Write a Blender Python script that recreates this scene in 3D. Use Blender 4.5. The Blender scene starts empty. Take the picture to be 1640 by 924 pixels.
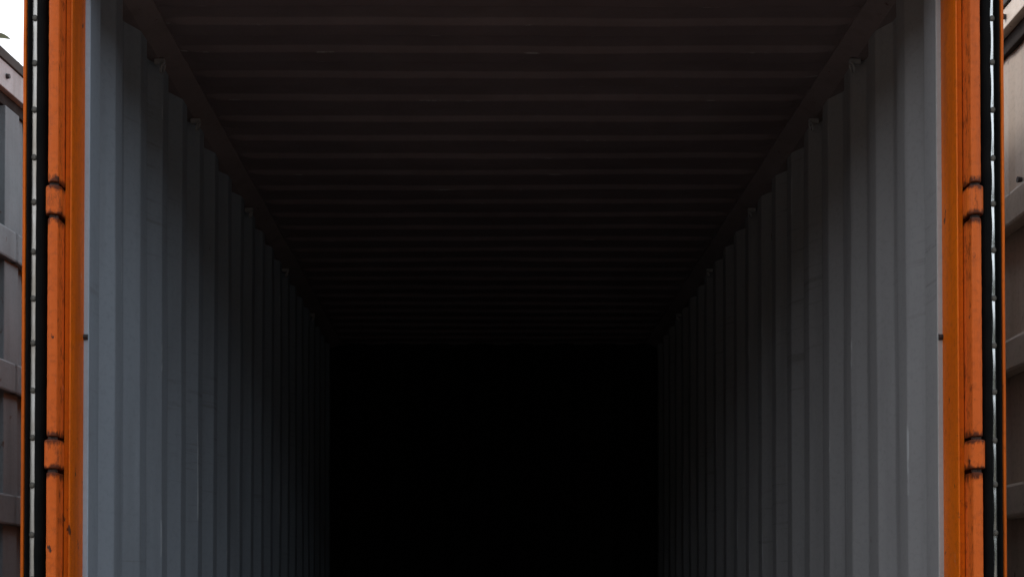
import bpy, bmesh, math, random
from mathutils import Vector, Matrix

R = math.radians
random.seed(7)
scene = bpy.context.scene
COL = scene.collection

# ------------------------------------------------------------------ camera
CAM = Vector((-0.085, -3.40, 1.03))
cd = bpy.data.cameras.new('camera')
cam = bpy.data.objects.new('camera', cd)
COL.objects.link(cam)
cam.location = CAM
PITCH = 1.0
cam.rotation_euler = (R(90 + PITCH), 0, 0)
cd.sensor_width = 36
cd.lens = 45.70
cd.shift_x = 0.0293
cd.shift_y = 0.2787
cd.clip_start = 0.05
cd.clip_end = 2000
scene.camera = cam

# ------------------------------------------------------------------ world
SUN_ELEV, SUN_AZ = 44.0, -68.0         # azimuth measured from +Y (into the container) towards +X
w = bpy.data.worlds.new('World')
scene.world = w
w.use_nodes = True
nt = w.node_tree
nt.nodes.clear()
out = nt.nodes.new('ShaderNodeOutputWorld')
bg = nt.nodes.new('ShaderNodeBackground')
sky = nt.nodes.new('ShaderNodeTexSky')
sky.sky_type = 'NISHITA'
sky.sun_disc = False
sky.sun_elevation = R(SUN_ELEV)
sky.sun_rotation = R(SUN_AZ)
sky.air_density = 1.0
sky.dust_density = 3.0
sky.ozone_density = 1.0
tc = nt.nodes.new('ShaderNodeTexCoord')
cl = nt.nodes.new('ShaderNodeTexNoise')
cl.inputs['Scale'].default_value = 2.2
cl.inputs['Detail'].default_value = 5
cr = nt.nodes.new('ShaderNodeValToRGB')
cr.color_ramp.elements[0].position = 0.30
cr.color_ramp.elements[0].color = (10.5, 11.0, 11.8, 1)
cr.color_ramp.elements[1].position = 0.75
cr.color_ramp.elements[1].color = (14.0, 14.1, 14.2, 1)
mx = nt.nodes.new('ShaderNodeMix')
mx.data_type = 'RGBA'
mx.inputs['Factor'].default_value = 0.7
nt.links.new(tc.outputs['Generated'], cl.inputs['Vector'])
nt.links.new(cl.outputs['Fac'], cr.inputs['Fac'])
nt.links.new(sky.outputs['Color'], mx.inputs['A'])
nt.links.new(cr.outputs['Color'], mx.inputs['B'])
nt.links.new(mx.outputs['Result'], bg.inputs['Color'])
bg.inputs['Strength'].default_value = 0.145
nt.links.new(bg.outputs['Background'], out.inputs['Surface'])

# ------------------------------------------------------------------ sun (overcast)
sl = bpy.data.lights.new('sun', 'SUN')
sl.energy = 1.5
sl.angle = R(10)
sl.color = (1.0, 0.93, 0.84)
so = bpy.data.objects.new('sun', sl)
COL.objects.link(so)
az, el = R(SUN_AZ), R(SUN_ELEV)
sd = Vector((math.sin(az) * math.cos(el), math.cos(az) * math.cos(el), math.sin(el)))
so.rotation_euler = sd.to_track_quat('Z', 'Y').to_euler()
so.location = sd * 40

vs = scene.view_settings
vs.view_transform = 'Standard'
vs.look = 'None'
vs.exposure = 0.0
vs.gamma = 1.0
scene.cycles.max_bounces = 8
scene.cycles.diffuse_bounces = 6
scene.cycles.use_denoising = True

# ------------------------------------------------------------------ materials
class NT:
    def __init__(self, name):
        self.m = bpy.data.materials.new(name)
        self.m.use_nodes = True
        self.t = self.m.node_tree
        self.b = self.t.nodes['Principled BSDF']
    def n(self, typ, **kw):
        x = self.t.nodes.new(typ)
        for k, v in kw.items():
            if k in x.inputs: x.inputs[k].default_value = v
            else: setattr(x, k, v)
        return x
    def l(self, a, b): self.t.links.new(a, b)
    def noise(self, scale, vec=None, detail=4, rough=0.55, stretch=None):
        tcn = self.n('ShaderNodeTexCoord')
        mp = self.n('ShaderNodeMapping')
        if stretch: mp.inputs['Scale'].default_value = stretch
        self.l(tcn.outputs['Object'], mp.inputs['Vector'])
        nz = self.n('ShaderNodeTexNoise', Scale=scale, Detail=detail, Roughness=rough)
        self.l(mp.outputs['Vector'], nz.inputs['Vector'])
        return nz.outputs['Fac']
    def ramp(self, fac, p0, p1, c0=(0, 0, 0, 1), c1=(1, 1, 1, 1)):
        r = self.n('ShaderNodeValToRGB')
        e = r.color_ramp.elements
        e[0].position, e[0].color = p0, c0
        e[1].position, e[1].color = p1, c1
        self.l(fac, r.inputs['Fac'])
        return r.outputs['Color']
    def mix(self, fac, a, b, blend='MIX'):
        x = self.n('ShaderNodeMix', data_type='RGBA', blend_type=blend)
        for key, val in (('Factor', fac), ('A', a), ('B', b)):
            if isinstance(val, bpy.types.NodeSocket): self.l(val, x.inputs[key])
            else: x.inputs[key].default_value = val
        return x.outputs['Result']
    def mul(self, a, b):
        x = self.n('ShaderNodeMath', operation='MULTIPLY')
        for i, val in enumerate((a, b)):
            if isinstance(val, bpy.types.NodeSocket): self.l(val, x.inputs[i])
            else: x.inputs[i].default_value = val
        return x.outputs[0]
    def bump(self, fac, strength, dist=0.002):
        bp = self.n('ShaderNodeBump', Strength=strength, Distance=dist)
        self.l(fac, bp.inputs['Height'])
        self.l(bp.outputs['Normal'], self.b.inputs['Normal'])

def c(r, g, b): return (r, g, b, 1)

def painted(name, base, vary, grime_shade, rust, rough=0.5, rust_lo=0.66, rust_hi=0.70, streak=0.5, wear=None, spec=0.4, bumpy=0.25, joint=None, nick=None, scuff=None):
    """old paint: broad colour drift, vertical dirt streaks, chips down to rust, worn fold edges"""
    k = NT(name)
    broad = k.noise(1.6, detail=5)
    col = k.mix(k.ramp(broad, 0.35, 0.68), base, vary)
    st = k.noise(9.0, detail=6, stretch=(1, 1, 0.08))
    col = k.mix(k.mul(k.ramp(st, 0.50, 0.74), streak), col, grime_shade)
    fine = k.noise(60.0, detail=6, rough=0.65)
    col = k.mix(k.mul(k.ramp(fine, 0.50, 0.72), 0.35 * streak + 0.1), col, grime_shade)
    # chips
    ch = k.noise(26.0, detail=7, rough=0.62, stretch=(1, 1, 0.55))
    chips = k.ramp(ch, rust_lo, rust_hi)
    col = k.mix(chips, col, rust)
    if nick:
        nk = k.noise(34.0, detail=5, rough=0.6, stretch=(1, 1, 0.3))
        col = k.mix(k.mul(k.ramp(nk, 0.70, 0.73), 0.7), col, nick)
    if scuff:
        sc1 = k.noise(3.0, detail=5, rough=0.7, stretch=(1, 0.5, 16))
        sc2 = k.noise(1.3, detail=3)
        sm_ = k.mul(k.ramp(sc1, 0.58, 0.64), k.ramp(sc2, 0.48, 0.60))
        col = k.mix(k.mul(sm_, 0.42), col, scuff)
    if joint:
        at = k.n('ShaderNodeAttribute', attribute_name='grime_shade')  # hinge grease and rust, plus painted side-face shade
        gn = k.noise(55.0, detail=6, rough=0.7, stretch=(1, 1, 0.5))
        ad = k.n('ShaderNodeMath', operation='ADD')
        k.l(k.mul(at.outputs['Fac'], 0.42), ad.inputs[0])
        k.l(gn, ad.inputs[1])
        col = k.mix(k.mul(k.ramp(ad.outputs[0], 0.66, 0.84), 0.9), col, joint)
    if wear:
        at = k.n('ShaderNodeAttribute', attribute_name='edge')
        wn = k.noise(7.0, detail=5, rough=0.6, stretch=(1, 1, 0.35))
        wf = k.mul(at.outputs['Fac'], k.ramp(wn, 0.60, 0.66))
        col = k.mix(wf, col, wear)
    k.l(col, k.b.inputs['Base Color'])
    rg = k.n('ShaderNodeMapRange')
    rg.inputs['From Min'].default_value = 0.3
    rg.inputs['From Max'].default_value = 0.7
    rg.inputs['To Min'].default_value = rough - 0.1
    rg.inputs['To Max'].default_value = rough + 0.14
    k.l(broad, rg.inputs['Value'])
    k.l(rg.outputs['Result'], k.b.inputs['Roughness'])
    k.b.inputs['Specular IOR Level'].default_value = spec
    k.bump(ch, bumpy, 0.003)
    return k.m

M = {}
M['orange'] = painted('orange_paint', c(0.72, 0.145, 0.002), c(0.62, 0.115, 0.003), c(0.27, 0.055, 0.008), c(0.07, 0.022, 0.012), rough=0.48, spec=0.22, rust_lo=0.67, rust_hi=0.70, streak=0.85, nick=c(0.62, 0.40, 0.30))
M['post_lip'] = painted('hinge_bar_orange_paint', c(0.73, 0.150, 0.020), c(0.62, 0.112, 0.016), c(0.26, 0.055, 0.015), c(0.08, 0.03, 0.02), rough=0.50, spec=0.18, rust_lo=0.655, rust_hi=0.69, streak=0.9, nick=c(0.70, 0.48, 0.36), joint=c(0.05, 0.014, 0.007))  # slightly less saturated orange for hinge bars and knuckles
GI = dict(scuff=c(0.11, 0.105, 0.10), rough=0.55, rust_lo=0.71, rust_hi=0.75, streak=0.45, spec=0.3)
M['grey_inside'] = painted('grey_interior_paint', c(0.285, 0.290, 0.300), c(0.26, 0.263, 0.272), c(0.13, 0.13, 0.135), c(0.10, 0.07, 0.055), wear=c(0.42, 0.44, 0.46), **GI)
M['sky_tinted_inside'] = painted('sky_tinted_interior_paint', c(0.243, 0.287, 0.338), c(0.218, 0.260, 0.308), c(0.12, 0.135, 0.15), c(0.10, 0.07, 0.055), wear=c(0.40, 0.45, 0.50), **GI)  # bluish sky light on the left side put into the base colour
M['highlight_blue'] = painted('blue_grey_highlight', c(0.40, 0.50, 0.60), c(0.36, 0.44, 0.53), c(0.22, 0.25, 0.28), c(0.10, 0.07, 0.055), rough=0.45, rust_lo=0.70, rust_hi=0.74, streak=0.4)  # highlight on the lining's front edge, put into a paler colour
M['highlight_grey'] = painted('grey_highlight', c(0.44, 0.44, 0.44), c(0.38, 0.38, 0.38), c(0.22, 0.22, 0.21), c(0.10, 0.07, 0.055), rough=0.45, rust_lo=0.70, rust_hi=0.74, streak=0.4)
M['end_wall'] = painted('near_black_paint', c(0.016, 0.016, 0.017), c(0.012, 0.012, 0.012), c(0.01, 0.01, 0.01), c(0.015, 0.010, 0.009), rough=0.8, spec=0.03)  # near black all over, far darker than the side walls
M['inner_rail'] = painted('dull_brown_grey_paint', c(0.22, 0.185, 0.19), c(0.17, 0.143, 0.147), c(0.12, 0.095, 0.09), c(0.10, 0.05, 0.04), rough=0.6, rust_lo=0.66, rust_hi=0.72, streak=0.5, spec=0.25)
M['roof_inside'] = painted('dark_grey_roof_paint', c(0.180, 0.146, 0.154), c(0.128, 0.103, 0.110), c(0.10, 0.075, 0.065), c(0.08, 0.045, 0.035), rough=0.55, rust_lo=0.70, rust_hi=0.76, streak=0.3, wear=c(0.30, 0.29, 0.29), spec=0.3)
M['neighbour_grey'] = painted('weathered_grey_paint', c(0.165, 0.190, 0.208), c(0.135, 0.158, 0.175), c(0.07, 0.075, 0.08), c(0.08, 0.05, 0.04), rough=0.6, rust_lo=0.66, rust_hi=0.72, streak=0.6)
M['neighbour_tan'] = painted('weathered_tan_grey_paint', c(0.48, 0.395, 0.325), c(0.42, 0.34, 0.28), c(0.12, 0.10, 0.085), c(0.09, 0.05, 0.04), rough=0.5, rust_lo=0.66, rust_hi=0.72, streak=0.5)
M['rail_pale'] = painted('pale_rail_paint', c(0.46, 0.45, 0.47), c(0.38, 0.37, 0.38), c(0.16, 0.14, 0.12), c(0.10, 0.06, 0.05), rough=0.55, streak=0.5)
M['rail_cream'] = painted('cream_rail_paint', c(0.66, 0.58, 0.50), c(0.58, 0.50, 0.43), c(0.25, 0.20, 0.16), c(0.12, 0.06, 0.05), rough=0.5, streak=0.4)
M['dark_trim'] = painted('dark_brown_trim', c(0.060, 0.050, 0.042), c(0.045, 0.038, 0.034), c(0.03, 0.03, 0.025), c(0.09, 0.05, 0.03), rough=0.7)

def simple(name, base, vary, rough, metal=0.0, scale=18, spec=0.5, bump=0.1, stretch=None):
    k = NT(name)
    nz = k.noise(scale, detail=6, rough=0.6, stretch=stretch)
    k.l(k.mix(k.ramp(nz, 0.38, 0.66), base, vary), k.b.inputs['Base Color'])
    k.b.inputs['Roughness'].default_value = rough
    k.b.inputs['Metallic'].default_value = metal
    k.b.inputs['Specular IOR Level'].default_value = spec
    if bump: k.bump(nz, bump, 0.002)
    return k.m

M['rubber'] = simple('black_rubber', c(0.0030, 0.0036, 0.0042), c(0.006, 0.006, 0.006), 0.7, spec=0.05)
M['steel'] = simple('dull_steel_strip', c(0.74, 0.73, 0.70), c(0.42, 0.37, 0.30), 0.42, metal=0.75, scale=7, stretch=(1, 1, 0.6))
M['steel_shiny'] = simple('polished_steel_strip', c(0.75, 0.79, 0.80), c(0.55, 0.57, 0.56), 0.22, metal=0.95, scale=7, stretch=(1, 1, 0.6))
M['dark_recess'] = simple('recess_shade', c(0.022, 0.018, 0.017), c(0.035, 0.028, 0.026), 0.8, spec=0.1)  # shade of the recess under the rail, put into a near-black colour
M['rivet'] = simple('dark_rivet', c(0.08, 0.08, 0.075), c(0.13, 0.12, 0.10), 0.6, metal=0.3, scale=90)
M['rust'] = simple('greasy_rust', c(0.018, 0.010, 0.008), c(0.05, 0.022, 0.014), 0.75, scale=60, bump=0.5)
M['bolt'] = simple('dark_bolt', c(0.03, 0.027, 0.03), c(0.06, 0.05, 0.05), 0.6, metal=0.3, scale=70)
M['plywood'] = simple('dirty_plywood', c(0.045, 0.030, 0.020), c(0.030, 0.021, 0.015), 0.7, scale=9, stretch=(6, 0.6, 1))
M['leaf'] = simple('leaf', c(0.06, 0.075, 0.02), c(0.09, 0.085, 0.03), 0.6, scale=40)
M['stem'] = simple('stem', c(0.07, 0.055, 0.03), c(0.05, 0.04, 0.02), 0.8, scale=40)

k = NT('dirt_yard')
nz = k.noise(0.35, detail=8, rough=0.6)
fz = k.noise(90, detail=3)
col = k.mix(k.ramp(nz, 0.3, 0.7), c(0.095, 0.073, 0.056), c(0.135, 0.105, 0.082))
k.l(k.mix(k.mul(k.ramp(fz, 0.45, 0.75), 0.5), col, c(0.17, 0.14, 0.115)), k.b.inputs['Base Color'])
k.b.inputs['Roughness'].default_value = 0.85
k.bump(fz, 0.6, 0.01)
M['asphalt'] = k.m
k = NT('blocker_scrub')
nz = k.noise(0.8, detail=9, rough=0.7)
f2 = k.noise(7.0, detail=8, rough=0.7)
col = k.mix(k.ramp(nz, 0.35, 0.65), c(0.030, 0.042, 0.014), c(0.075, 0.065, 0.035))
k.l(k.mix(k.ramp(f2, 0.45, 0.7), col, c(0.015, 0.022, 0.008)), k.b.inputs['Base Color'])
k.b.inputs['Roughness'].default_value = 0.9
k.bump(f2, 1.0, 0.2)
M['blocker_scrub'] = k.m

# ------------------------------------------------------------------ mesh helpers
def obj(name, me, mats, parent=None):
    o = bpy.data.objects.new(name, me)
    COL.objects.link(o)
    if not isinstance(mats, (list, tuple)): mats = [mats]
    if len(me.materials) == 0:
        for m in mats: me.materials.append(M[m])
    o.parent = parent
    return o

def mesh(name, verts, faces, smooth=False):
    me = bpy.data.meshes.new(name)
    me.from_pydata(verts, [], faces)
    me.update()
    if smooth:
        for p in me.polygons: p.use_smooth = True
    return me

def from_bm(name, bm):
    bmesh.ops.recalc_face_normals(bm, faces=bm.faces)
    me = bpy.data.meshes.new(name)
    bm.to_mesh(me)
    bm.free()
    return me

def box_me(x0, x1, y0, y1, z0, z1, bev=0.003, name='box', seg=2):
    bm = bmesh.new()
    bmesh.ops.create_cube(bm, size=1)
    for v in bm.verts:
        v.co = Vector((x0 + (v.co.x + .5) * (x1 - x0), y0 + (v.co.y + .5) * (y1 - y0), z0 + (v.co.z + .5) * (z1 - z0)))
    if bev: bmesh.ops.bevel(bm, geom=bm.edges[:], offset=bev, segments=seg, affect='EDGES', profile=0.6)
    return from_bm(name, bm)

def box(name, x0, x1, y0, y1, z0, z1, mat, parent=None, bev=0.003):
    x0, x1 = min(x0, x1), max(x0, x1)
    return obj(name, box_me(x0, x1, y0, y1, z0, z1, bev, name), mat, parent)

def prism(name, poly, z0, z1, mat, parent=None, s=1, nz=1, jitter=0.0):
    """closed plan outline (|x|, y) extruded up; s mirrors x"""
    n = len(poly)
    V, F = [], []
    zs = [z0 + (z1 - z0) * i / nz for i in range(nz + 1)]
    for i, z in enumerate(zs):
        jx, jy = random.uniform(-jitter, jitter), random.uniform(-jitter, jitter)
        for (x, y) in poly: V.append((s * (x + jx), y + jy, z))
    for i in range(nz):
        for a in range(n):
            b = (a + 1) % n
            F.append((i * n + a, i * n + b, (i + 1) * n + b, (i + 1) * n + a))
    F.append(tuple(range(n - 1, -1, -1)))
    F.append(tuple(nz * n + a for a in range(n)))
    bm = bmesh.new()
    vs_ = [bm.verts.new(v) for v in V]
    for f in F: bm.faces.new([vs_[i] for i in f])
    return obj(name, from_bm(name, bm), mat, parent)

def empty(name, label, cat, group=None, loc=(0, 0, 0)):
    o = bpy.data.objects.new(name, None)
    COL.objects.link(o)
    o.location = loc
    o['label'], o['category'] = label, cat
    if group: o['group'] = group
    return o

def corrugation(u0, u1, start, flat_in, slope, flat_out, depth, bev):
    """points (u, d, edge) of a trapezoid profile; d = 0 is the inner crest, depth the outer valley"""
    per = flat_in + 2 * slope + flat_out
    raw = []
    i = math.floor((u0 - start) / per) - 1
    while start + i * per < u1 + per:
        b = start + i * per            # start of the front-facing slope, on the valley
        raw += [(b, depth), (b + slope, 0), (b + slope + flat_in, 0), (b + 2 * slope + flat_in, depth)]
        i += 1
    pts = []
    for a in range(1, len(raw) - 1):
        p0, p, p1 = Vector(raw[a - 1]), Vector(raw[a]), Vector(raw[a + 1])
        pa = p + (p0 - p).normalized() * bev
        pb = p + (p1 - p).normalized() * bev
        mid = (pa + pb) / 2 * 0.5 + p * 0.5
        crest = 1.0 if p[1] < depth * 0.5 else 0.0
        pts += [(pa[0], pa[1], crest), (mid[0], mid[1], crest), (pb[0], pb[1], 0.0)]
    out_ = [q for q in pts if u0 <= q[0] <= u1]
    out_ = [(u0, out_[0][1], 0.0)] + out_ + [(u1, out_[-1][1], 0.0)]
    return out_

def sheet(name, pts, fn, v0, v1, nv, mats, parent, thick=0.002, dent=0.0, seed=1):
    """corrugated sheet: fn(u, d, v) -> xyz; v runs along the ridges"""
    rnd = random.Random(seed)
    ph = [(rnd.uniform(0, 6.3), rnd.uniform(.6, 2.2), rnd.uniform(.6, 2.2)) for _ in range(5)]
    ph2 = [(rnd.uniform(0, 6.3), rnd.uniform(2, 9), rnd.uniform(3, 11)) for _ in range(6)]
    V, F, E = [], [], []
    for j in range(nv + 1):
        v = v0 + (v1 - v0) * j / nv
        for (u, d, e) in pts:
            w_ = sum(math.sin(p + a * u + b * v) for p, a, b in ph) / 5 * dent + sum(math.sin(p + a * u + b * v) for p, a, b in ph2) / 6 * dent * 0.7
            V.append(fn(u, d + w_, v))
    n = len(pts)
    for j in range(nv):
        for i in range(n - 1):
            F.append((j * n + i, j * n + i + 1, (j + 1) * n + i + 1, (j + 1) * n + i))
            E.append(pts[i][2])
    me = mesh(name, V, F)
    at = me.attributes.new('edge', 'FLOAT', 'FACE')
    for i, e in enumerate(E): at.data[i].value = e
    o = obj(name, me, mats, parent)
    sm = o.modifiers.new('thickness', 'SOLIDIFY')
    sm.thickness = thick
    sm.offset = -1
    sm.material_offset = 1 if len(mats) > 1 else 0
    return o

# ================================================================== THE SETTING
gm = mesh('ground', [(-400, -400, 0), (400, -400, 0), (400, 400, 0), (-400, 400, 0)], [(0, 1, 2, 3)])
g = obj('ground', gm, 'asphalt')
g['kind'] = 'structure'

# unseen wooded rise, added behind the viewer to keep low sky light out
def add_sky_blocker():
    rnd = random.Random(5)
    nx, rows = 260, [(-16.0, 0.0), (-17.2, 1.4), (-18.0, 3.0), (-18.8, 4.6), (-20.0, 6.3), (-22.0, 7.3), (-26.0, 7.0), (-40.0, 4.0)]
    V, F = [], []
    for i in range(nx + 1):
        x = -70 + 140 * i / nx
        lump = 0.5 * math.sin(x * .37) + 0.35 * math.sin(x * .91 + 1) + 0.2 * math.sin(x * 2.3 + 2)
        for j, (y, z) in enumerate(rows):
            a = 0 if j == 0 else 1
            V.append((x + a * rnd.uniform(-.15, .15), y + a * rnd.uniform(-.4, .4), max(-0.02, z + a * (lump * z / 6 + rnd.uniform(-.25, .25) * min(1, z / 3))) - (0.02 if j == 0 else 0)))
    n = len(rows)
    for i in range(nx):
        for j in range(n - 1):
            F.append((i * n + j, i * n + j + 1, (i + 1) * n + j + 1, (i + 1) * n + j))
    o = obj('sky_blocker', mesh('sky_blocker', V, F), 'blocker_scrub')
    o['kind'] = 'structure'
add_sky_blocker()

# ================================================================== THE OPEN ORANGE CONTAINER
L = 6.058
ZF, ZR = 0.16, 2.85                   # floor and roof inside
TOP = 2.896
C0 = empty('shipping_container', 'open orange shipping container with dark empty grey interior, facing the viewer', 'container')

def lay_out_wall(s):
    pts = corrugation(0.235, L + 0.025, 0.345, 0.073, 0.0685, 0.073, 0.036, 0.006)
    o = sheet('side_wall', pts, lambda u, d, v: (s * (1.165 + d), u, v), ZF - 0.02, ZR + 0.026, 30,
              ['sky_tinted_inside' if s < 0 else 'grey_inside', 'orange'], C0, dent=0.003, seed=3 + s)
    return o
for s in (-1, 1):
    w_ = lay_out_wall(s)
    if s > 0: w_.data.flip_normals()

# roof: crosswise corrugation
rp = corrugation(0.16, L + 0.025, 0.6885, 0.0785, 0.026, 0.0785, 0.014, 0.004)
def roof_pt(u, d, v):
    t = min(1.0, max(0.0, (1.13 - abs(v)) / 0.10))
    t = t * t * (3 - 2 * t)
    return (v, u, ZR + 0.010 + (d - 0.010) * t)
ro = sheet('roof', rp, roof_pt, -1.206, 1.206, 80, ['roof_inside', 'orange'], C0, dent=0.004, seed=11)

# end wall
ep = corrugation(-1.20, 1.20, -1.1, 0.10, 0.05, 0.10, 0.045, 0.006)
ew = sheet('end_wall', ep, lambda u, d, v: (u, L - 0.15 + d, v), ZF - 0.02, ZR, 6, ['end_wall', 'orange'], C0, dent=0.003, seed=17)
box('rear_frame', -1.219, 1.219, L + 0.02, L + 0.06, 0.0, TOP - 0.004, 'orange', C0, bev=0.006)

# plywood floor, two sheets across
for i in range(5):
    for j in range(2):
        y0 = 0.06 + i * 1.19
        box('floor_panel', -1.16 + j * 1.162, -1.16 + j * 1.162 + 1.158, y0, y0 + 1.186, ZF - 0.03, ZF + random.uniform(-0.0008, 0.0008), 'plywood', C0, bev=0.002)

# rails, header, sill
for s in (-1, 1):
    box('top_side_rail', s * 1.172, s * 1.219, 0.17, L - 0.02, ZR + 0.016, TOP - 0.004, ['orange'], C0, bev=0.005)
    # sloping inner rail that closes the corner between wall and roof
    prof = [(1.206, ZR - 0.026), (1.1645, ZR - 0.026), (1.1600, ZR - 0.024), (1.0950, ZR + 0.003), (1.0950, ZR + 0.024), (1.206, ZR + 0.024)]
    nr = len(prof)
    ysr = [0.236 + (L - 0.35) * i / 40 for i in range(41)]
    V = [(s * (a + random.uniform(-.0012, .0012) * (0 < q < 4)), y, z) for y in ysr for q, (a, z) in enumerate(prof)]
    F = [(i * nr + a, i * nr + (a + 1) % nr, (i + 1) * nr + (a + 1) % nr, (i + 1) * nr + a) for i in range(40) for a in range(nr)]
    bm = bmesh.new()
    vv = [bm.verts.new(v) for v in V]
    for f in F: bm.faces.new([vv[i] for i in f])
    obj('inner_top_rail', from_bm('inner_top_rail', bm), 'inner_rail', C0)
    box('bottom_side_rail', s * 1.168, s * 1.219, 0.17, L - 0.02, 0.0, ZF + 0.03, 'orange', C0, bev=0.006)
    # rear post
    box('corner_post', s * 1.10, s * 1.219, L - 0.015, L + 0.12, 0.115, TOP - 0.115, 'orange', C0, bev=0.01)
    for (yy0, yy1) in ((-0.004, 0.176), (L - 0.05, L + 0.13)):
        for (z0, z1) in ((0.0, 0.118), (TOP - 0.118, TOP)):
            box('corner_casting', s * 1.085, s * 1.2225, yy0, yy1, z0, z1, 'orange', C0, bev=0.008)
box('header', -1.17, 1.17, 0.0, 0.155, 2.775, TOP - 0.006, 'orange', C0, bev=0.008)
box('sill', -1.17, 1.17, 0.0, 0.155, 0.0, ZF - 0.034, 'orange', C0, bev=0.008)

# front posts: inner channel with a raised lip, groove, then the round hinge bar outside
POST = [(1.170, 0.130), (1.170, 0.026), (1.1710, 0.0215), (1.1735, 0.0200), (1.1765, 0.0212), (1.1780, 0.0250),
        (1.1880, 0.0255), (1.1890, 0.029), (1.1892, 0.052), (1.2160, 0.054), (1.2180, 0.060), (1.2180, 0.165),
        (1.2090, 0.168), (1.2090, 0.133), (1.190, 0.131)]
BAR = [(1.1905, 0.050), (1.1905, -0.0225), (1.1920, -0.0270), (1.1965, -0.0297), (1.2045, -0.0305), (1.2110, -0.0292),
       (1.2160, -0.0255), (1.2195, -0.0190), (1.2218, -0.0090), (1.2225, 0.0360), (1.2225, 0.050)]
LINING = [(1.1720, 0.1390), (1.1600, 0.1390), (1.1588, 0.1400), (1.1580, 0.2280), (1.1620, 0.2345), (1.205, 0.305), (1.207, 0.170), (1.207, 0.1345), (1.19, 0.1325)]
HINGE_Z = [CAM.z + 1.035, CAM.z + 0.371, CAM.z - 0.285, CAM.z - 0.72]
HH = 0.038                             # half height of a knuckle
ZB, ZT = 0.119, TOP - 0.119
def knuckle_me():
    pr = []
    for i in range(15):
        a = R(-20 + 220 * i / 14)
        pr.append((1.2060 + 0.0210 * math.cos(a), -0.010 - 0.0235 * math.sin(a)))
    pr += [(1.1865, 0.020), (1.1905, 0.034), (1.2270, 0.034)]
    return pr
def grime_shade_attr(o, za, zb, reach=0.03, floor=0.0):
    """grease and rust creep away from the hinge joints; inner side faces get painted shade"""
    at = o.data.attributes.new('grime_shade', 'FLOAT', 'POINT')
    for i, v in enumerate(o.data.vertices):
        at.data[i].value = max(0.0, 1 - min(abs(v.co.z - za), abs(v.co.z - zb)) / reach, 0.32 if abs(v.co.x) < 1.1912 else 0.0, floor)  # the constant term paints shade onto the inner side face
for s in (-1, 1):
    prism('corner_post', POST, ZB, ZT, 'orange', C0, s)
    prism('lining_highlight', [(1.1702, 0.1308), (1.1582, 0.1308), (1.1572, 0.1325), (1.1572, 0.1375), (1.1702, 0.1375)], ZF, ZR - 0.063, 'highlight_blue' if s < 0 else 'highlight_grey', C0, s)  # lit front edge of the lining, painted as a separate pale strip
    prism('post_lining', LINING, ZF, ZR - 0.065, 'sky_tinted_inside' if s < 0 else 'grey_inside', C0, s)
    segs, z = [], ZB
    for hz in sorted(HINGE_Z):
        segs.append((z, hz - HH - 0.009)); z = hz + HH + 0.008
    segs.append((z, ZT))
    for (a, b) in segs:
        o = prism('hinge_bar', BAR, a, b, 'post_lip', C0, s, nz=max(2, int((b - a) / 0.012)), jitter=0.0003)
        bv = o.modifiers.new('bevel', 'BEVEL'); bv.width = 0.003; bv.segments = 2; bv.limit_method = 'ANGLE'; bv.angle_limit = R(50)
        grime_shade_attr(o, a if a > ZB else -9, b if b < ZT else 99)
    for hz in sorted(HINGE_Z):
        h = prism('hinge', knuckle_me(), hz - HH, hz + HH, 'post_lip', C0, s, nz=10)
        grime_shade_attr(h, hz - HH, hz + HH, 0.020, 0.30)
        bv = h.modifiers.new('bevel', 'BEVEL'); bv.width = 0.004; bv.segments = 3; bv.limit_method = 'ANGLE'; bv.angle_limit = R(50)
        pin = [(1.2055 + 0.0125 * math.cos(t * math.tau / 12), -0.012 + 0.0125 * math.sin(t * math.tau / 12)) for t in range(12)]
        prism('hinge_pin', pin, hz - HH - 0.014, hz + HH + 0.014, 'rust', h, s)
        plate = [(1.2265, 0.010), (1.2265, 0.030), (1.240, 0.030), (1.240, 0.010)]
        prism('hinge_blade', plate, hz - HH + 0.006, hz + HH - 0.006, 'rust', h, s)
    # small dark stud in the seam between post and lining
    bm = bmesh.new()
    bmesh.ops.create_cone(bm, cap_ends=True, segments=8, radius1=0.0085, radius2=0.0075, depth=0.014,
                          matrix=Matrix.Translation((s * 1.1655, 0.130, CAM.z + 0.707)) @ Matrix.Rotation(R(90), 4, 'Y'))
    obj('stud', from_bm('stud', bm), 'bolt', C0)
    # lashing rings along the top rail
    for y in (0.91, 1.45, 2.57, 3.68, 4.80):
        bm = bmesh.new()
        n, m_ = 14, 6
        rows = []
        for i in range(n):
            a = i * math.tau / n
            ring = []
            for j in range(m_):
                b = j * math.tau / m_
                rr = 0.016 + 0.0035 * math.cos(b)
                ring.append(bm.verts.new((s * (1.151 - 0.006 * math.sin(a) + 0.0045 * math.sin(b)), y + rr * math.cos(a), ZR - 0.055 + rr * math.sin(a))))
            rows.append(ring)
        for i in range(n):
            for j in range(m_):
                bm.faces.new((rows[i][j], rows[(i + 1) % n][j], rows[(i + 1) % n][(j + 1) % m_], rows[i][(j + 1) % m_]))
        rg = obj('lashing_ring', from_bm('lashing_ring', bm), 'grey_inside', C0)
        box('ring_bracket', s * 1.1415, s * 1.178, y - 0.010, y + 0.010, ZR - 0.046, ZR - 0.028, 'grey_inside', rg, bev=0.003)

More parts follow.
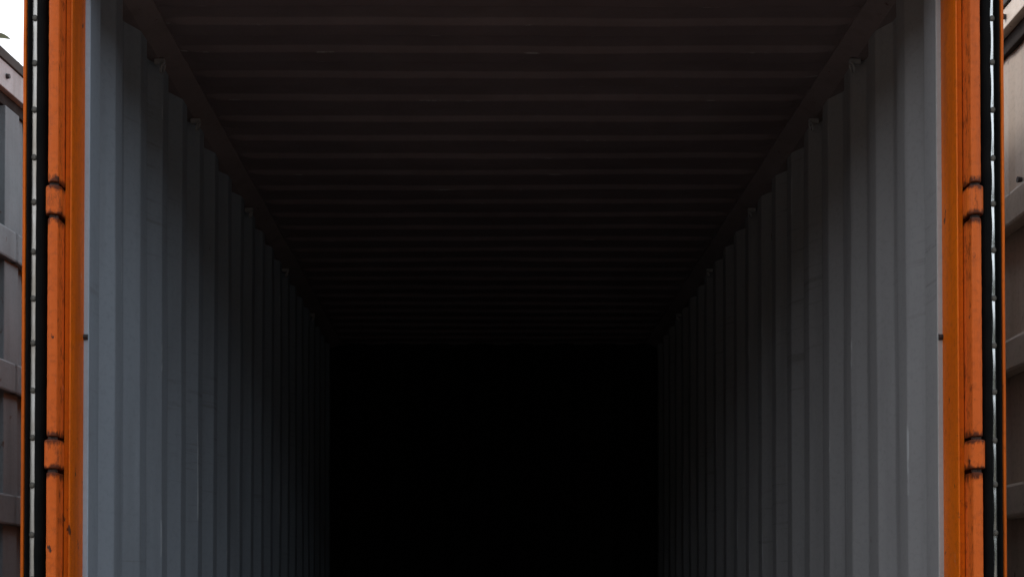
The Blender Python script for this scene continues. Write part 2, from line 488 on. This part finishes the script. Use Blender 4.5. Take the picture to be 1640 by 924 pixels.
# doors, swung right round and lying along the outside of the side walls
Z0D, Z1D = 0.17, 2.76
def door(s, off, steel):
    d0, d1 = 1.2420 + off, 1.2970 + off
    # leaf: two skins of a shallow tray with a turned lip at its outer front edge
    leaf = [(d0, 0.016), (d1 - 0.0105, 0.016), (d1 - 0.0100, 0.002), (d1 - 0.008, -0.001), (d1 - 0.003, -0.001), (d1, 0.003), (d1, 1.17), (d0, 1.17)]
    D = prism('door', leaf, Z0D, Z1D, ['orange', 'grey_inside'], C0, s, nz=30, jitter=0.0004)
    for p in D.data.polygons:
        if p.normal.x * s > 0.9 and p.center.y > 0.01: p.material_index = 1
    # rubber lips either side of the retaining strip
    def lip(a, b, yf, r):
        mid, hw = (a + b) / 2, (b - a) / 2
        pr = [(mid + hw * math.cos(R(180 * i / 8)), 0.004 - (yf) * math.sin(R(180 * i / 8))) for i in range(9)]
        pr += [(a, 0.0155), (b, 0.0155)]
        return pr
    prism('gasket', lip(d0 - 0.010, d0 + 0.0188, 0.014, 0), Z0D, Z1D, 'rubber', D, s, nz=40, jitter=0.0007)
    prism('gasket', lip(d0 + 0.0322, d0 + 0.0440, 0.011, 0), Z0D, Z1D, 'rubber', D, s, nz=40, jitter=0.0007)
    # retaining strip, pinched at each rivet
    x0, x1 = d0 + 0.0190, d0 + 0.0320
    rz, zz = [], CAM.z + 1.528
    while zz > Z0D + 0.05: rz.append(zz); zz -= 0.1237
    zz = CAM.z + 1.528 + 0.1237
    while zz < Z1D - 0.02: rz.insert(0, zz); zz += 0.1237
    V, F = [], []
    nzs = 210
    shiny = steel == 'steel_shiny'
    for i in range(nzs + 1):
        z = Z0D + (Z1D - Z0D) * i / nzs
        ds = min(abs(z - q) for q in rz)
        bow = min(1.0, ds / 0.05)
        b_ = (0.0045 * math.sqrt(bow) if shiny else 0.0012 * bow)
        for t in range(7):
            f = t / 6
            V.append((s * (x0 + (x1 - x0) * f), 0.006 - b_ * math.sin(math.pi * f) - 0.001, z))
    for i in range(nzs):
        for t in range(6):
            F.append((i * 7 + t, i * 7 + t + 1, (i + 1) * 7 + t + 1, (i + 1) * 7 + t))
    me = mesh('retaining_strip', V, F, smooth=True)
    if s < 0: me.flip_normals()
    st = obj('retaining_strip', me, steel, D)
    sm = st.modifiers.new('thickness', 'SOLIDIFY'); sm.thickness = 0.002; sm.offset = -1
    xm = (x0 + x1) / 2
    bm = bmesh.new()
    bmesh.ops.create_uvsphere(bm, u_segments=10, v_segments=6, radius=1)
    for v in bm.verts: v.co = Vector((v.co.x * 0.0078, v.co.y * 0.0030, v.co.z * 0.0084))
    rme = from_bm('rivet', bm)
    for q in rz:
        r_ = obj('rivet', rme, 'rivet', D)
        r_.location = (s * xm, 0.0030, q + random.uniform(-0.005, 0.005))
        r_.rotation_euler = (0, random.uniform(-0.3, 0.3), 0)
    return D
door(-1, -0.0030, 'steel')
door(1, -0.007, 'steel_shiny')

# ================================================================== THE NEIGHBOURING CONTAINERS
def neighbour(s, pivot, yaw, k, H, label, wallm, railm, stiles, rail_bolts, rib_bolts, depth):
    """ribbed steel container standing beside; local x = outward from its near side, y along it.
    k scales its ribs, H = heights above the camera of (top, lip foot, rail foot, dark band foot)"""
    W, LN = 2.44, 6.06
    N = empty('ribbed_container', label, 'container')
    rot = Matrix.Rotation(R(yaw), 3, 'Z')
    p = Vector((pivot[0], pivot[1], 0))
    N.location = p - rot @ Vector((0, pivot[1], 0))
    N.rotation_euler = (0, 0, R(yaw))
    def nb(name, a0, a1, y0, y1, z0, z1, mat, parent=N, bev=0.004): return box(name, s * a0, s * a1, y0, y1, z0, z1, mat, parent, bev)
    zt, zl, zr_, zd = [CAM.z + h * k for h in H]
    def skin(a, sign):
        pts = corrugation(0.05, LN - 0.05, 0.94, 0.07, 0.045, 0.06, depth, 0.004)
        o = sheet('side_wall', pts, lambda u, d, v: (s * (a + sign * d), u, v), 0.10, zd + 0.02, 8, [wallm], N, dent=0.003, seed=int(31 + s + a))
        if (s > 0) == (sign > 0): o.data.flip_normals()
    skin(0.045, 1)
    skin(W - 0.045, -1)
    nb('end_wall', 0.06, W - 0.06, LN - 0.03, LN, 0.10, zt - 0.01, wallm)
    nb('roof', 0.02, W - 0.02, 0.03, LN - 0.02, zt - 0.035, zt - 0.012, 'dark_trim')
    nb('bottom_frame', 0.01, W - 0.01, 0.02, LN - 0.02, 0.0, 0.11, wallm)
    for near in (1, 0):
        f = (lambda a, b: (a, b)) if near else (lambda a, b: (W - b, W - a))
        nb('top_lip', *f(-0.008, 0.07), 0.0, LN, zl + 0.001, zt, 'dark_trim')
        nb('top_rail', *f(0.0, 0.07), 0.0, LN, zr_, zl - 0.001, railm)
        nb('shadow_gap', *f(0.030, 0.07), 0.0, LN, zd, zr_ + 0.002, 'dark_recess')
        ys = [0.0] + stiles + [LN - 0.14]
        for yst in ys:
            nb('stile', *f(0.020, 0.05), yst, yst + 0.14, 0.112, zd - 0.002, wallm)
        for i in range(7):
            zr = CAM.z + k * (1.262 - 0.455 * i)
            if zr < 0.3: break
            for ya, yb in zip(ys[:-1], ys[1:]):
                nb('rib', *f(-0.005, 0.046), ya + 0.048, yb + 0.095 * k / 1.3, zr - 0.105 * k, zr, wallm, bev=0.010)
    bm = bmesh.new()
    bmesh.ops.create_cone(bm, cap_ends=True, segments=8, radius1=0.010 * k, radius2=0.008 * k, depth=0.014 * k, matrix=Matrix.Rotation(R(90), 4, 'Y'))
    bme = from_bm('bolt', bm)
    for y in rail_bolts:
        b_ = obj('bolt', bme, 'bolt', N)
        b_.location = (-s * 0.005, y, (zl + zr_) / 2)
    for y in rib_bolts:
        b_ = obj('bolt', bme, 'bolt', N)
        b_.location = (s * 0.040, y, CAM.z + k * 1.310)
    for a0, a1 in ((0.10, W / 2 - 0.006), (W / 2 + 0.006, W - 0.10)):
        D = nb('door', a0, a1, 0.012, 0.05, 0.16, zr_ - 0.02, wallm)
        for q in range(4):
            z = 0.42 + q * 0.58
            nb('door_rib', a0 + 0.08, a1 - 0.08, -0.008, 0.014, z, z + 0.12, wallm, D)
        for t in (0.30, 0.72):
            xm = a0 + (a1 - a0) * t
            pr = [(xm + 0.017 * math.cos(i * math.tau / 10), -0.03 + 0.017 * math.sin(i * math.tau / 10)) for i in range(10)]
            prism('lock_rod', pr, 0.13, zr_ - 0.03, railm, D, s)
            nb('lock_handle', xm - 0.018, xm + 0.32, -0.062, -0.048, 1.10, 1.13, railm, D)
    for a0, a1 in ((0.0, 0.10), (W - 0.10, W)):
        nb('corner_post', a0 + 0.004, a1 - 0.004, -0.006, 0.10, 0.0, zr_ - 0.004, wallm, bev=0.008)
    nb('header', 0.10, W - 0.10, -0.004, 0.09, zr_ + 0.003, zl - 0.003, railm)
    return N

KL = 1.3
NL = neighbour(-1, (CAM.x - 1.62 * KL, 2.40), -5.0, KL, (1.858, 1.822, 1.731, 1.690),
               'weathered grey ribbed container beyond the left open door, under the white sky',
               'neighbour_grey', 'rail_pale', [1.168, 2.368, 3.568, 4.768], [2.335 - 0.3 * i for i in range(-11, 8)], [2.31, 3.51, 1.11], 0.022)
NR = neighbour(1, (CAM.x + 1.648, 0.60), -1.5, 1.0, (2.00, 1.858, 1.793, 1.742),
               'tan and dark grey ribbed container with cream top rail beyond the right open door',
               'neighbour_tan', 'rail_cream', [1.105, 2.305, 3.505, 4.705], [0.665 + 0.4 * i for i in range(-1, 13)], [0.665, 1.865, 3.065], 0.005)

# weed on the roof edge of the left neighbour
P = empty('weed', 'small green brown weed growing on the roof edge of the left container', 'plant', loc=(-2.255, 2.25, CAM.z + 1.858 * KL - 0.012))
def leaf_me(length, width):
    V, F = [], []
    for i in range(9):
        t = i / 8
        ww = width * math.sin(math.pi * (t * 0.93 + 0.06)) ** 0.8
        zc = 0.16 * length * math.sin(t * 2.6)
        V += [(t * length, -ww, zc + ww * 0.4), (t * length, 0, zc), (t * length, ww, zc + ww * 0.4)]
    for i in range(8):
        for j in range(2):
            F.append((i * 3 + j, i * 3 + j + 1, (i + 1) * 3 + j + 1, (i + 1) * 3 + j))
    return mesh('leaf', V, F, True)
lm = leaf_me(0.105, 0.024)
lm.materials.append(M['leaf'])
prism('stem', [(0.003 * math.cos(i * math.tau / 6), 0.003 * math.sin(i * math.tau / 6)) for i in range(6)], 0, 0.055, 'stem', P)
for i in range(9):
    lf = obj('leaf', lm, 'leaf', P)
    lf.location = (0, 0, 0.012 + 0.004 * i)
    lf.rotation_euler = (random.uniform(-.4, .4), random.uniform(-.5, .1), 1.6 + i * 0.52)
    lf.scale = [random.uniform(0.6, 0.95)] * 3
lf = obj('leaf', lm, 'leaf', P)
lf.location = (0, 0, 0.028)
lf.rotation_euler = (0.9, -0.02, 0.1)
# moss and litter along the same edge
rnd = random.Random(9)
V, F = [], []
for i in range(900):
    y = rnd.uniform(-0.9, 0.9)
    x = rnd.gauss(0.0, 0.012)
    r_ = rnd.uniform(0.004, 0.010)
    a = rnd.uniform(0, 6.28)
    b = len(V)
    V += [(x + r_ * math.cos(a), y + r_ * math.sin(a), 0.001), (x + r_ * math.cos(a + 2.1), y + r_ * math.sin(a + 2.1), 0.001),
          (x + r_ * math.cos(a + 4.2), y + r_ * math.sin(a + 4.2), 0.001), (x, y, 0.003 + rnd.uniform(0.002, 0.010))]
    F += [(b, b + 1, b + 3), (b + 1, b + 2, b + 3), (b + 2, b, b + 3)]
ms = obj('moss', mesh('moss', V, F), 'leaf')
ms.location = (CAM.x - 1.62 * KL - 0.03, 2.40, CAM.z + 1.858 * KL)
ms.rotation_euler = (0, 0, R(-5))
ms['label'] = 'thin moss and litter along the left container roof edge'
ms['category'] = 'moss'
ms['kind'] = 'stuff'
